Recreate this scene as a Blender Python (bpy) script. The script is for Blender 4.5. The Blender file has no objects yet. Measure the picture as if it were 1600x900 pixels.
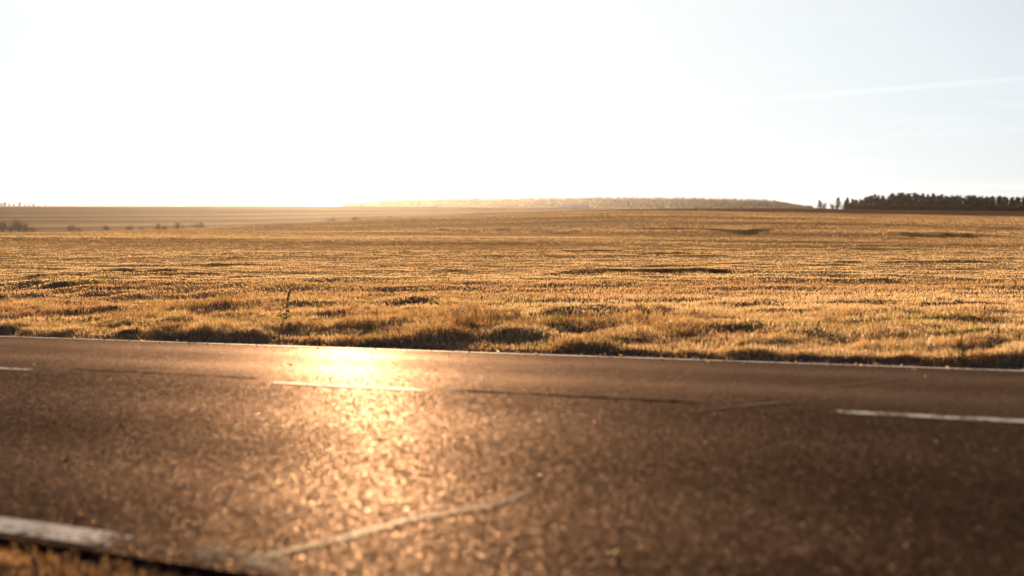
import bpy, math, random
import numpy as np
from mathutils import Vector

random.seed(7)
RNG = np.random.default_rng(11)
scene = bpy.context.scene
COL = scene.collection

# ------------------------------------------------------------------ camera
F = 1600 * 50.0 / 36.0                       # focal length in photo pixels
PITCH = math.atan(115.0 / F)
CAMZ = 1.2
cam_data = bpy.data.cameras.new("camera")
cam_data.lens = 50.0
cam_data.sensor_width = 36.0
cam_data.clip_start = 0.05
cam_data.clip_end = 20000.0
cam_data.dof.use_dof = True
cam_data.dof.focus_distance = 26.0
cam_data.dof.aperture_fstop = 1.25
cam_data.dof.aperture_blades = 0
cam = bpy.data.objects.new("camera", cam_data)
COL.objects.link(cam)
cam.location = (0, 0, CAMZ)
cam.rotation_euler = (math.radians(90) - PITCH, 0, 0)
scene.camera = cam

# ------------------------------------------------------------------ light
SUN_EL = math.radians(7.6)
SUN_AZ = math.radians(-6.4)                  # left of the view direction (+Y)
world = bpy.data.worlds.new("World")
scene.world = world
world.use_nodes = True
wn = world.node_tree.nodes
wl = world.node_tree.links
wn.clear()
w_out = wn.new("ShaderNodeOutputWorld")
w_bg = wn.new("ShaderNodeBackground")
w_sky = wn.new("ShaderNodeTexSky")
w_sky.sky_type = 'NISHITA'
w_sky.sun_disc = False
w_sky.sun_elevation = SUN_EL
w_sky.sun_rotation = SUN_AZ
w_sky.altitude = 1000
w_sky.air_density = 0.5
w_sky.dust_density = 3.6
w_sky.ozone_density = 3.0
w_bg.inputs['Strength'].default_value = 0.05
# thin high cloud greys the sky a little; a contrail and wisps lie low on the right
def wnode(kind, **kw):
    nd = wn.new(kind)
    for k, v in kw.items(): setattr(nd, k, v)
    return nd
def wmath(op, a, b=None, c=None, clamp=False):
    nd = wnode("ShaderNodeMath", operation=op, use_clamp=clamp)
    for i_, v in enumerate((a, b, c)):
        if v is None: continue
        if hasattr(v, 'links'): wl.new(v, nd.inputs[i_])
        else: nd.inputs[i_].default_value = v
    return nd.outputs[0]
w_tc = wnode("ShaderNodeTexCoord")
w_sep = wnode("ShaderNodeSeparateXYZ"); wl.new(w_tc.outputs['Generated'], w_sep.inputs[0])
wa = wmath('DIVIDE', w_sep.outputs[0], wmath('MAXIMUM', w_sep.outputs[1], .05))
wb = wmath('DIVIDE', w_sep.outputs[2], wmath('MAXIMUM', w_sep.outputs[1], .05))
def wrange(v, lo, hi):
    nd = wnode("ShaderNodeMapRange", interpolation_type='SMOOTHSTEP'); wl.new(v, nd.inputs[0])
    nd.inputs[1].default_value = lo; nd.inputs[2].default_value = hi
    return nd.outputs[0]
w_cmb = wnode("ShaderNodeCombineXYZ"); wl.new(wa, w_cmb.inputs[0]); wl.new(wb, w_cmb.inputs[1])
w_map = wnode("ShaderNodeMapping"); wl.new(w_cmb.outputs[0], w_map.inputs['Vector'])
w_map.inputs['Rotation'].default_value = (0, 0, -0.07); w_map.inputs['Scale'].default_value = (5, 70, 1)
w_nz = wnode("ShaderNodeTexNoise"); wl.new(w_map.outputs[0], w_nz.inputs['Vector']); w_nz.inputs['Scale'].default_value = 1.2; w_nz.inputs['Detail'].default_value = 5
d_ = wmath('SUBTRACT', wb, wmath('MULTIPLY_ADD', wa, 0.0824, 0.0657))
d_ = wmath('ADD', d_, wmath('MULTIPLY', wmath('SUBTRACT', w_nz.outputs['Fac'], .5), .002))
trail = wmath('SUBTRACT', 1.0, wrange(wmath('ABSOLUTE', d_), 0.0002, 0.0030))
trail = wmath('MULTIPLY', trail, wrange(wa, .02, .2))
wisp = wmath('MULTIPLY', wrange(w_nz.outputs['Fac'], .52, .72), wmath('SUBTRACT', 1.0, wrange(wmath('ABSOLUTE', wmath('SUBTRACT', wb, .045)), .01, .05)))
wisp2 = wmath('MULTIPLY', wrange(w_nz.outputs['Fac'], .5, .75), .03)
amt = wmath('ADD', wmath('ADD', wmath('MULTIPLY', trail, .07), wmath('MULTIPLY', wisp, .06)), wisp2, clamp=True)
w_hsv = wnode("ShaderNodeHueSaturation"); w_hsv.inputs['Saturation'].default_value = 0.62
wl.new(w_sky.outputs[0], w_hsv.inputs['Color'])
# soft shoulder: the bright low sky rolls off gently instead of clipping
w_rgb = wnode("ShaderNodeSeparateColor"); wl.new(w_hsv.outputs[0], w_rgb.inputs[0])
w_rec = wnode("ShaderNodeCombineColor")
for ch, top in enumerate((6.65, 7.15, 7.35)):
    q_ = wmath('POWER', wmath('ADD', wmath('POWER', wmath('DIVIDE', w_rgb.outputs[ch], top), 3.0), 1.0), 1 / 3.0)
    wl.new(wmath('DIVIDE', w_rgb.outputs[ch], q_), w_rec.inputs[ch])
w_mul = wnode("ShaderNodeVectorMath", operation='SCALE'); wl.new(w_rec.outputs[0], w_mul.inputs[0])
wl.new(wmath('ADD', 1.0, amt), w_mul.inputs['Scale'])
wl.new(w_mul.outputs[0], w_bg.inputs['Color'])
wl.new(w_bg.outputs[0], w_out.inputs['Surface'])

sun_data = bpy.data.lights.new("sun", 'SUN')
sun_data.energy = 5.0
sun_data.angle = math.radians(0.5)
sun_data.color = (1.0, 0.71, 0.43)
sun = bpy.data.objects.new("sun", sun_data)
COL.objects.link(sun)
sun_dir = Vector((math.sin(SUN_AZ) * math.cos(SUN_EL), math.cos(SUN_AZ) * math.cos(SUN_EL), math.sin(SUN_EL)))
sun.rotation_euler = sun_dir.to_track_quat('Z', 'Y').to_euler()
sun.location = (-20, 100, 40)

vs = scene.view_settings
scene.display_settings.display_device = 'sRGB'
vs.view_transform = 'Standard'
vs.look = 'None'
vs.exposure = 1.4
vs.gamma = 1.0
vs.use_curve_mapping = False
scene.render.engine = 'CYCLES'
scene.cycles.use_denoising = True
scene.cycles.max_bounces = 6
scene.cycles.diffuse_bounces = 3
scene.cycles.glossy_bounces = 2
scene.cycles.transmission_bounces = 4
scene.cycles.transparent_max_bounces = 16
scene.cycles.volume_bounces = 0
scene.cycles.sample_clamp_indirect = 4.0
scene.cycles.caustics_reflective = False
scene.cycles.caustics_refractive = False

# ------------------------------------------------------------------ small helpers
def ray(px, py):
    X = (px - 800.0) / F
    yv = (450.0 - py) / F
    return np.array([X, math.cos(PITCH) + yv * math.sin(PITCH), -math.sin(PITCH) + yv * math.cos(PITCH)])

def at_depth(px, py, Y):
    d = ray(px, py)
    return d / d[1] * Y + np.array([0, 0, CAMZ])

def _hash(ix, iy, seed):
    h = (ix.astype(np.int64) * 374761393 + iy.astype(np.int64) * 668265263 + seed * 982451653) & 0xffffffff
    h = ((h ^ (h >> 13)) * 1274126177) & 0xffffffff
    h = h ^ (h >> 16)
    return (h & 0xffff) / 65535.0

def vnoise(x, y, seed=0):
    x = np.asarray(x, float); y = np.asarray(y, float)
    ix = np.floor(x); iy = np.floor(y)
    fx = x - ix; fy = y - iy
    fx = fx * fx * (3 - 2 * fx); fy = fy * fy * (3 - 2 * fy)
    a = _hash(ix, iy, seed); b = _hash(ix + 1, iy, seed)
    c = _hash(ix, iy + 1, seed); d = _hash(ix + 1, iy + 1, seed)
    return (a * (1 - fx) + b * fx) * (1 - fy) + (c * (1 - fx) + d * fx) * fy

def fbm(x, y, seed=0, octaves=3):
    s = 0; amp = 0.5; tot = 0
    for o in range(octaves):
        s = s + amp * vnoise(x * 2 ** o, y * 2 ** o, seed + 17 * o); tot += amp; amp *= 0.5
    return s / tot

def sstep(a, b, x):
    t = np.clip((np.asarray(x, float) - a) / (b - a), 0, 1)
    return t * t * (3 - 2 * t)

def make_mesh(name, verts, faces_list, attrs=None, smooth=False):
    """faces_list: list of int arrays (n,k)."""
    me = bpy.data.meshes.new(name)
    verts = np.asarray(verts, np.float32)
    me.vertices.add(len(verts))
    me.vertices.foreach_set("co", verts.ravel())
    loops = np.concatenate([f.ravel() for f in faces_list]).astype(np.int32)
    sizes = np.concatenate([np.full(len(f), f.shape[1]) for f in faces_list])
    starts = np.concatenate([[0], np.cumsum(sizes)[:-1]]).astype(np.int32)
    me.loops.add(len(loops))
    me.loops.foreach_set("vertex_index", loops)
    me.polygons.add(len(starts))
    me.polygons.foreach_set("loop_start", starts)
    if smooth:
        me.polygons.foreach_set("use_smooth", np.ones(len(starts), bool))
    if attrs:
        for k, v in attrs.items():
            a = me.attributes.new(k, 'FLOAT', 'POINT')
            a.data.foreach_set("value", np.asarray(v, np.float32))
    me.update()
    me.validate()
    return me

def link(name, me, mat=None, parent=None, **props):
    o = bpy.data.objects.new(name, me)
    COL.objects.link(o)
    if mat is not None and len(me.materials) == 0:
        me.materials.append(mat)
    if parent is not None:
        o.parent = parent
    for k, v in props.items():
        o[k] = v
    return o

# ------------------------------------------------------------------ material helpers
class NT:
    def __init__(self, name):
        self.mat = bpy.data.materials.new(name)
        self.mat.use_nodes = True
        self.t = self.mat.node_tree
        self.t.nodes.clear()
        self.out = self.t.nodes.new("ShaderNodeOutputMaterial")
    def n(self, kind, **kw):
        nd = self.t.nodes.new(kind)
        for k, v in kw.items():
            setattr(nd, k, v)
        return nd
    def l(self, a, b):
        self.t.links.new(a, b)
    def set(self, nd, **kw):
        for k, v in kw.items():
            nd.inputs[k.replace('_', ' ')].default_value = v
    def coord(self):
        return self.n("ShaderNodeTexCoord").outputs['Object']
    def noise(self, vec, scale, detail=3, rough=0.55):
        nd = self.n("ShaderNodeTexNoise")
        self.l(vec, nd.inputs['Vector'])
        nd.inputs['Scale'].default_value = scale
        nd.inputs['Detail'].default_value = detail
        nd.inputs['Roughness'].default_value = rough
        return nd
    def ramp(self, fac, stops):
        nd = self.n("ShaderNodeValToRGB")
        cr = nd.color_ramp
        while len(cr.elements) < len(stops):
            cr.elements.new(0.5)
        for e, (p, c) in zip(cr.elements, stops):
            e.position = p
            e.color = (c[0], c[1], c[2], 1) if len(c) == 3 else c
        self.l(fac, nd.inputs['Fac'])
        return nd.outputs['Color']
    def mix(self, fac, a, b, blend='MIX'):
        nd = self.n("ShaderNodeMix", data_type='RGBA', blend_type=blend)
        for sock, v in ((nd.inputs[0], fac), (nd.inputs[6], a), (nd.inputs[7], b)):
            if hasattr(v, 'links'):
                self.l(v, sock)
            elif isinstance(v, (int, float)):
                sock.default_value = v
            else:
                sock.default_value = (v[0], v[1], v[2], 1)
        return nd.outputs[2]
    def math(self, op, a, b=None, clamp=False):
        nd = self.n("ShaderNodeMath", operation=op, use_clamp=clamp)
        for i, v in enumerate((a, b)):
            if v is None: continue
            if hasattr(v, 'links'):
                self.l(v, nd.inputs[i])
            else:
                nd.inputs[i].default_value = v
        return nd.outputs[0]
    def attr(self, name):
        return self.n("ShaderNodeAttribute", attribute_name=name).outputs['Fac']

def mat_leaf(name, stops, trans=0.5, gloss=0.06, grough=0.4, tint='tint'):
    m = NT(name)
    c = m.ramp(m.attr(tint), stops)
    d = m.n("ShaderNodeBsdfDiffuse"); m.l(c, d.inputs['Color'])
    tr = m.n("ShaderNodeBsdfTranslucent"); m.l(c, tr.inputs['Color'])
    mx = m.n("ShaderNodeMixShader"); mx.inputs[0].default_value = trans
    m.l(d.outputs[0], mx.inputs[1]); m.l(tr.outputs[0], mx.inputs[2])
    g = m.n("ShaderNodeBsdfGlossy"); g.inputs['Roughness'].default_value = grough
    g.inputs['Color'].default_value = (1, .95, .85, 1)
    m2 = m.n("ShaderNodeMixShader"); m2.inputs[0].default_value = gloss
    m.l(mx.outputs[0], m2.inputs[1]); m.l(g.outputs[0], m2.inputs[2])
    m.l(m2.outputs[0], m.out.inputs['Surface'])
    return m.mat

def mat_plain(name, col, var=0.35, scale=3.0, rough=0.9, spec=0.2):
    m = NT(name)
    nz = m.noise(m.coord(), scale, 4)
    lo = tuple(c * (1 - var) for c in col); hi = tuple(min(1, c * (1 + var)) for c in col)
    c = m.ramp(nz.outputs['Fac'], [(0.3, lo), (0.7, hi)])
    b = m.n("ShaderNodeBsdfPrincipled")
    m.l(c, b.inputs['Base Color'])
    b.inputs['Roughness'].default_value = rough
    b.inputs['Specular IOR Level'].default_value = spec
    m.l(b.outputs[0], m.out.inputs['Surface'])
    return m.mat

# ------------------------------------------------------------------ road frame
# the road runs away to the left, falls slightly that way, and is crowned
vp = ray(-2770, 432)
U = vp / np.linalg.norm(vp)
DC = 9.52                                    # centre line distance straight ahead
LW = 4.46                                    # lane depth (along the view) each side
K = 0.0413                                   # camber
S_FAR = LW + 0.20                            # tarmac edges
S_NEAR = -LW - 0.22

def road_st(x, y):
    t = x / U[0]
    return y - DC - t * U[1], t

def road_z(s, t):
    tt = 60 * np.tanh(t / 60.0)
    return tt * U[2] - K * (np.sqrt(s * s + 0.4) - 0.28)

def road_pt(s, t):
    return np.array([t * U[0], DC + s + t * U[1], float(road_z(s, t))])

# ------------------------------------------------------------------ terrain heights
ROWS = [20, 30, 45, 60, 90, 130, 170, 230, 300, 400, 500, 600, 700, 800, 900, 1100, 1500, 1800, 2400, 2800, 3050, 3300, 3700, 6000]
COLS = [-300, 0, 200, 400, 600, 800, 1000, 1200, 1400, 1600, 1900]
FARL = [325, 328, 328, 328, 328, 329, 331]
TAB = {
    -300: [500, 442, 411, 397, 381, 371, 366, 367, 370, 372, 369, 364, 361, 358, 353, 341, 322] + FARL,
    0:    [500, 442, 411, 397, 381, 371, 366, 367, 370, 372, 369, 364, 361, 358, 353, 341, 322] + FARL,
    200:  [500, 442, 411, 397, 381, 372, 367, 364, 361.5, 363, 364, 362, 359.5, 356, 352, 341, 322] + FARL,
    400:  [499, 441, 410, 397, 382, 374, 369, 366, 361, 353.5, 355, 356, 355, 352, 349, 340, 322] + FARL,
    600:  [498, 440, 410, 397, 383, 376, 370, 369.5, 360, 346, 341.5, 343, 344, 343, 341.5, 336, 323] + [325, 329, 323, 320, 321, 329, 331],
    800:  [497, 439, 410, 397, 384, 377, 371, 371.5, 359, 341, 336.5, 334.5, 334, 335, 335, 332, 324.5] + [327, 329, 321, 317, 319, 329, 331],
    1000: [496, 438, 410, 397, 385, 378, 372, 371.5, 357, 337, 331.5, 329, 327, 327.5, 328, 328, 327] + [328, 329, 321, 316.5, 319, 329, 331],
    1200: [495, 437, 409, 398, 387, 380, 375, 373, 357, 339, 334, 331, 327, 325.5, 326, 327.5, 329] + [329, 329, 324, 320.5, 322, 329, 331],
    1400: [494, 437, 409, 398, 388, 382, 378, 376, 359, 343, 338, 334, 330, 328, 328.5, 329, 331] + [331, 331, 331, 331, 331, 331, 332],
    1600: [493, 436, 409, 399, 389, 383, 380, 378, 362, 347, 342, 338, 333, 330.5, 330.5, 331, 332] + [332, 332, 332, 332, 332, 332, 332],
    1900: [493, 436, 409, 399, 389, 383, 380, 378, 362, 347, 342, 338, 333, 330.5, 330.5, 331, 332] + [332, 332, 332, 332, 332, 332, 332],
}
LROWS = np.log(np.array(ROWS, float))
ZT = np.array([[at_depth(c, TAB[c][i], ROWS[i])[2] for i in range(len(ROWS))] for c in COLS])

def _cr(p0, p1, p2, p3, f):
    return p1 + 0.5 * f * (p2 - p0 + f * (2 * p0 - 5 * p1 + 4 * p2 - p3 + f * (3 * (p1 - p2) + p3 - p0)))

def table_z(px, Y):
    ly = np.log(np.clip(Y, ROWS[0], ROWS[-1]))
    # resample rows on a fine uniform log axis once
    fy = (ly - LROWS[0]) / (LROWS[-1] - LROWS[0]) * (FN - 1)
    iy = np.clip(np.floor(fy).astype(int), 0, FN - 2); ty = fy - iy
    cx = np.interp(px, COLS, np.arange(len(COLS)))
    ix = np.clip(np.floor(cx).astype(int), 0, len(COLS) - 2); tx = cx - ix
    n = len(COLS) - 1
    def row(i):
        i = np.clip(i, 0, n)
        return FINE[i, iy] * (1 - ty) + FINE[i, iy + 1] * ty
    return _cr(row(ix - 1), row(ix), row(ix + 1), row(ix + 2), tx)

FN = 1200
_fine_l = np.linspace(LROWS[0], LROWS[-1], FN)
def _pchip(x, y, xi):
    h = np.diff(x); d = np.diff(y) / h
    m = np.zeros_like(y)
    m[0] = d[0]; m[-1] = d[-1]
    for i in range(1, len(y) - 1):
        if d[i - 1] * d[i] <= 0: m[i] = 0
        else:
            w1 = 2 * h[i] + h[i - 1]; w2 = h[i] + 2 * h[i - 1]
            m[i] = (w1 + w2) / (w1 / d[i - 1] + w2 / d[i])
    k = np.clip(np.searchsorted(x, xi) - 1, 0, len(h) - 1)
    t = (xi - x[k]) / h[k]
    return (y[k] * (1 + 2 * t) * (1 - t) ** 2 + h[k] * m[k] * t * (1 - t) ** 2 + y[k + 1] * t * t * (3 - 2 * t) + h[k] * m[k + 1] * t * t * (t - 1))
FINE = np.array([_pchip(LROWS, ZT[i], _fine_l) for i in range(len(COLS))])

# furrows of the field: (px0, px1, image y of the shaded face, height m, half depth as share of distance)
FURROWS = []
def base_z(x, y):
    x = np.asarray(x, float); y = np.asarray(y, float)
    s, t = road_st(x, y)
    az = np.clip(np.arctan2(x, y), -1.2, 1.2)
    px = 800 + F * np.tan(np.clip(az, -0.5, 0.5))
    r = np.hypot(x, y)
    Y = np.where(y > 0, np.maximum(y, r * 0.7), r)
    field = table_z(px, Y)
    tt = 60 * np.tanh(t / 60.0)
    edge = tt * U[2] - K * LW
    under = road_z(np.clip(s, S_NEAR, S_FAR), t) - 0.07
    lip = 0.50 + 0.55 * (fbm(x * 1.3, y * 1.1, 71) - .5)
    bank = 0.10 * sstep(.3, .75, fbm(x * 1.3, y * 1.3, 73))
    farv = edge - 0.035 + bank * sstep(lip, lip + .14, s - S_FAR)
    nearv = edge - 0.035 - 0.02 * sstep(0.2, 2, S_NEAR - s)
    z = np.where(s > S_FAR, farv * (1 - sstep(1.0, 14, s - S_FAR)) + field * sstep(1.0, 14, s - S_FAR), nearv)
    inside = sstep(0, 0.06, s - S_NEAR) * sstep(0, 0.06, S_FAR - s)
    z = z * (1 - inside) + under * inside
    return z

def furrow_local(x, y, fx, fy, hw, hd):
    dx = np.abs((x - fx) / hw)
    wob = (fbm(x / hw * 2.5, y * 0 + fx, 21, 3) - 0.5) * 6.0 * hd
    rag = np.clip(fbm(x / hd * 0.30, y * 0 + fy, 23, 3) * 3.0 - .95, 0, .9)
    return dx, (y - fy - wob) / hd, rag

def ground_z(x, y):
    x = np.asarray(x, float); y = np.asarray(y, float)
    z = base_z(x, y)
    s, t = road_st(x, y)
    off = np.where(s > 0, s - S_FAR, S_NEAR - s)
    w = sstep(0.4, 2.0, off)
    z = np.array(z)
    r = np.hypot(x, y)
    # small lumps near, long swells along the field further out
    z = z + w * 0.05 * (fbm(x * 1.3, y * 1.3, 3) - 0.5) * 2
    z = z + w * sstep(8, 30, r) * 0.065 * (fbm(x / 14.0 + y / 60, y / 2.6, 5, 2) - 0.5) * 2
    z = z + sstep(40, 90, r) * 0.45 * (fbm(x / 60.0, y / 13.0, 9, 2) - 0.5) * 2 * (1 - sstep(500, 700, r))
    # thin wind-laid ridges across the field
    st = fbm(x / 9.0 + .4 * fbm(x / 3, y / 3, 33), y / 0.9, 35, 2) * sstep(.35, .6, fbm(x / 30.0, y / 6.0, 37, 2))
    z = z + w * sstep(9, 16, r) * (1 - sstep(70, 120, r)) * 0.08 * (st - .3)
    for (fx, fy, hw, hd, h) in FURROWS_W:
        m = (np.abs(x - fx) < hw) & (np.abs(y - fy) < 14 * hd)
        if not np.any(m): continue
        xm, ym = x[m], y[m]
        dx, dy, rag = furrow_local(xm, ym, fx, fy, hw, hd)
        prof = np.where(dy < 0, sstep(-0.8, 0.0, dy), np.exp(-(dy / 3.0) ** 2))
        z[m] = z[m] + h * prof * rag * (1 - sstep(0.3, 1, dx))
    return z

FURROWS_W = []
FUR_PX = [  # px0, px1, py, height, half depth
    (-60, 240, 447, .24, 1.4), (60, 320, 430, .16, 1.6), (150, 270, 427, .14, 1.6), (-40, 130, 418, .12, 2.0),
    (560, 700, 415, .14, 2.2), (200, 420, 412, .12, 2.2),
    (770, 935, 428, .14, 1.4), (910, 1120, 426, .13, 1.2), (930, 1060, 417, .12, 1.6), (1050, 1340, 441, .20, 1.3),
    (1130, 1300, 421, .20, 1.8), (1330, 1640, 411, .22, 2.2), (700, 840, 434, .10, 1.4),
    (860, 1000, 393, .25, 4), (690, 780, 389, .2, 4), (550, 650, 390, .2, 4), (420, 560, 400, .15, 3),
    (1000, 1150, 398, .2, 3), (1280, 1480, 389, .3, 4),
    (380, 720, 489, .12, .8), (690, 1010, 493, .14, .8), (960, 1120, 497, .10, .8), (1110, 1310, 480, .12, .8),
    (1420, 1570, 483, .15, .8), (1320, 1660, 507, .20, .7), (-40, 170, 497, .10, .8), (620, 780, 474, .10, .9), (180, 330, 488, .08, .8),
    (840, 1020, 362, 1.3, 18), (1010, 1190, 359, 1.3, 18), (1220, 1330, 362, 1.2, 18), (1310, 1520, 367, 1.2, 16),
    (1170, 1260, 353, 1.0, 18), (640, 800, 360, .8, 16), (1440, 1640, 356, 1.2, 18), (1380, 1560, 377, .7, 10),
]
def march(px, py):
    """first hit of the photo ray with the land, or None"""
    d = ray(px, py); d = d / d[1]
    Ys = np.exp(np.linspace(math.log(11), math.log(3400), 2500))
    zr = CAMZ + d[2] * Ys
    zg = base_z(d[0] * Ys, Ys)
    k = np.nonzero(zr < zg)[0]
    if len(k) == 0: return None
    Y = Ys[k[0]]
    return d[0] * Y, Y
for (a, b, py, h, hd) in FUR_PX:
    p = march((a + b) / 2, py)
    if p is None: continue
    FURROWS_W.append((p[0], p[1], (b - a) / 2 / F * p[1] * 1.7, hd * .55, min(.17, h) * .5 if py > 382 else h * .36))

def furrow_shade(x, y):
    """0..1: painted shade and thinned growth on the steep near faces of the furrows"""
    x = np.asarray(x, float); y = np.asarray(y, float)
    out = np.zeros(x.shape)
    for (fx, fy, hw, hd, h) in FURROWS_W:
        m = (np.abs(x - fx) < hw) & (np.abs(y - fy) < 10 * hd)
        if not np.any(m): continue
        dx, dy, rag = furrow_local(x[m], y[m], fx, fy, hw, hd)
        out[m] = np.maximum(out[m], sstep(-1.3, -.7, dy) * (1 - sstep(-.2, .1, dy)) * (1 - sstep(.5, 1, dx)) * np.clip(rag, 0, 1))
    return out

# ------------------------------------------------------------------ ground sheet
rings = np.concatenate([np.array([0.3, 0.8, 1.5, 2.2]), np.exp(np.arange(math.log(3.0), math.log(6000), 0.0105))])
az_f = np.radians(np.arange(-30, 30.001, 0.13))
az_b = np.radians(np.concatenate([np.arange(-180, -30, 6.0), np.arange(36, 179, 6.0)]))
az_all = np.sort(np.concatenate([az_f, az_b]))
NA, NR = len(az_all), len(rings)
A, R = np.meshgrid(az_all, rings)
gx = R * np.sin(A); gy = R * np.cos(A)
gz = ground_z(gx, gy)
gv = np.stack([gx.ravel(), gy.ravel(), gz.ravel()], 1)
i = np.arange(NR - 1)[:, None] * NA; j = np.arange(NA)[None, :]; j2 = (j + 1) % NA
quads = np.stack([i + j, i + j2, i + NA + j2, i + NA + j], -1).reshape(-1, 4)[:, ::-1]
cap = np.arange(NA)[None, :][:, ::-1]
gs, gt = road_st(gx, gy)
gpx = 800 + F * np.tan(np.clip(A, -0.5, 0.5))
shoulder = 1 - sstep(0.45, 0.85, np.where(gs > 0, gs - S_FAR, S_NEAR - gs) + 0.25 * (fbm(gx * 2, gy * 2, 8) - 0.5))
# ploughed strip along the crest on the right: between two lines of the land
pl_in = np.interp(gpx, [700, 900, 1200, 1600, 1900], [560, 590, 585, 590, 590])
pits = .75 * sstep(.48, .62, fbm(gx * 1.4, gy * 1.4, 81)) * (1 - sstep(5, 9, gs - S_FAR)) * (gs > S_FAR)
shoulder = np.maximum(shoulder, pits)
plough = sstep(-6, 6, gy - pl_in) * (1 - sstep(1050, 1100, gy)) * sstep(690, 760, gpx)
hill = sstep(560, 640, gy + 0 * gpx) * (1 - plough) * (1 - sstep(720, 790, gpx)) + sstep(1050, 1150, gy) * sstep(720, 790, gpx)
ground_me = make_mesh("ground", gv, [quads, cap], {
    'dirt': shoulder.ravel(), 'bare': furrow_shade(gx, gy).ravel(), 'plough': plough.ravel(), 'hill': np.clip(hill, 0, 1).ravel()}, smooth=True)  # the bare attribute carries the painted shade of the furrow faces

m = NT("field_ground")
co = m.coord()
mp = m.n("ShaderNodeMapping"); m.l(co, mp.inputs['Vector']); mp.inputs['Scale'].default_value = (0.25, 1, 1)
n1 = m.noise(co, 9, 5, .7); n2 = m.noise(mp.outputs[0], 0.12, 4, .6); n3 = m.noise(co, 1.1, 4)
straw = m.ramp(n1.outputs['Fac'], [(.3, (.22, .13, .06)), (.55, (.44, .28, .13)), (.75, (.58, .39, .19))])
straw = m.mix(m.ramp(n2.outputs['Fac'], [(.42, (0, 0, 0)), (.62, (.6, .6, .6))]), straw, (.19, .13, .05))
dirt = m.ramp(n1.outputs['Fac'], [(.3, (.08, .05, .038)), (.7, (.26, .17, .13))])
pcol = m.ramp(n3.outputs['Fac'], [(.3, (.10, .055, .035)), (.7, (.17, .095, .06))])
mp2 = m.n("ShaderNodeMapping"); m.l(co, mp2.inputs['Vector']); mp2.inputs['Scale'].default_value = (0.1, 1, 1); mp2.inputs['Rotation'].default_value = (0, 0, 0.12)
n4 = m.noise(mp2.outputs[0], 0.009, 2, .4)
hcol = m.ramp(n4.outputs['Fac'], [(.36, (.20, .13, .075)), (.48, (.30, .195, .11)), (.56, (.46, .31, .17)), (.66, (.25, .165, .095))])
col = m.mix(m.attr('bare'), straw, (.11, .075, .035))  # shade of the furrow faces painted in as darker ground
col = m.mix(m.attr('dirt'), col, dirt)
col = m.mix(m.attr('hill'), col, hcol)
col = m.mix(m.attr('plough'), col, pcol)
b = m.n("ShaderNodeBsdfDiffuse"); m.l(col, b.inputs['Color'])
bp = m.n("ShaderNodeBump"); bp.inputs['Strength'].default_value = 0.7; bp.inputs['Distance'].default_value = 0.06
m.l(n1.outputs['Fac'], bp.inputs['Height']); m.l(bp.outputs[0], b.inputs['Normal'])
m.l(b.outputs[0], m.out.inputs['Surface'])
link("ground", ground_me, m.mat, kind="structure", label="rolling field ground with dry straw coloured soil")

# ------------------------------------------------------------------ road
def road_strip(name, s_list, t_list, lift=0.0, wob=0.0, attrs=True):
    v = []; sa = []; ta = []
    for ti in t_list:
        for si in s_list:
            p = road_pt(si, ti); p[2] += lift
            v.append(p); sa.append(si); ta.append(ti)
    ns = len(s_list)
    f = [(a * ns + b, (a + 1) * ns + b, (a + 1) * ns + b + 1, a * ns + b + 1) for a in range(len(t_list) - 1) for b in range(ns - 1)]
    return make_mesh(name, v, [np.array(f)[:, ::-1]], {'across': sa, 'along': ta}, smooth=True)

m = NT("asphalt")
co = m.coord()
big = m.noise(co, 0.9, 3); mid = m.noise(co, 6, 4, .65)
vor = m.n("ShaderNodeTexVoronoi"); m.l(co, vor.inputs['Vector']); vor.inputs['Scale'].default_value = 150
vor2 = m.n("ShaderNodeTexVoronoi"); m.l(co, vor2.inputs['Vector']); vor2.inputs['Scale'].default_value = 60
stone = m.n("ShaderNodeSeparateColor"); m.l(vor.outputs['Color'], stone.inputs[0])
base = m.ramp(mid.outputs['Fac'], [(.3, (.009, .005, .0032)), (.7, (.021, .012, .008))])
chip = m.ramp(stone.outputs[0], [(.0, (.6, .6, .6)), (.75, (1.1, 1.1, 1.1)), (.95, (2.2, 2.0, 1.8))])
base = m.mix(1.0, base, chip, 'MULTIPLY')
base = m.mix(m.ramp(big.outputs['Fac'], [(.4, (0, 0, 0)), (.6, (.5, .5, .5))]), base, (.022, .014, .010))
b = m.n("ShaderNodeBsdfPrincipled")
m.l(base, b.inputs['Base Color'])
# every chip of the aggregate lies at its own tilt
geo = m.n("ShaderNodeNewGeometry")
def tilt(v, amount):
    sub = m.n("ShaderNodeVectorMath", operation='SUBTRACT'); m.l(v.outputs['Color'], sub.inputs[0]); sub.inputs[1].default_value = (.5, .5, .5)
    sc = m.n("ShaderNodeVectorMath", operation='SCALE'); m.l(sub.outputs[0], sc.inputs[0]); sc.inputs['Scale'].default_value = amount
    return sc.outputs[0]
ad = m.n("ShaderNodeVectorMath", operation='ADD'); m.l(geo.outputs['Normal'], ad.inputs[0]); m.l(tilt(vor, 0.8), ad.inputs[1])
ad2 = m.n("ShaderNodeVectorMath", operation='ADD'); m.l(ad.outputs[0], ad2.inputs[0]); m.l(tilt(vor2, 0.4), ad2.inputs[1])
nm = m.n("ShaderNodeVectorMath", operation='NORMALIZE'); m.l(ad2.outputs[0], nm.inputs[0])
bp = m.n("ShaderNodeBump"); bp.inputs['Strength'].default_value = 0.5; bp.inputs['Distance'].default_value = 0.006
m.l(vor.outputs['Distance'], bp.inputs['Height']); m.l(nm.outputs[0], bp.inputs['Normal'])
bp.invert = True
m.l(bp.outputs[0], b.inputs['Normal'])
d = m.n("ShaderNodeBsdfDiffuse"); m.l(base, d.inputs['Color']); m.l(bp.outputs[0], d.inputs['Normal'])
g = m.n("ShaderNodeBsdfGlossy"); m.l(bp.outputs[0], g.inputs['Normal'])
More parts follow.
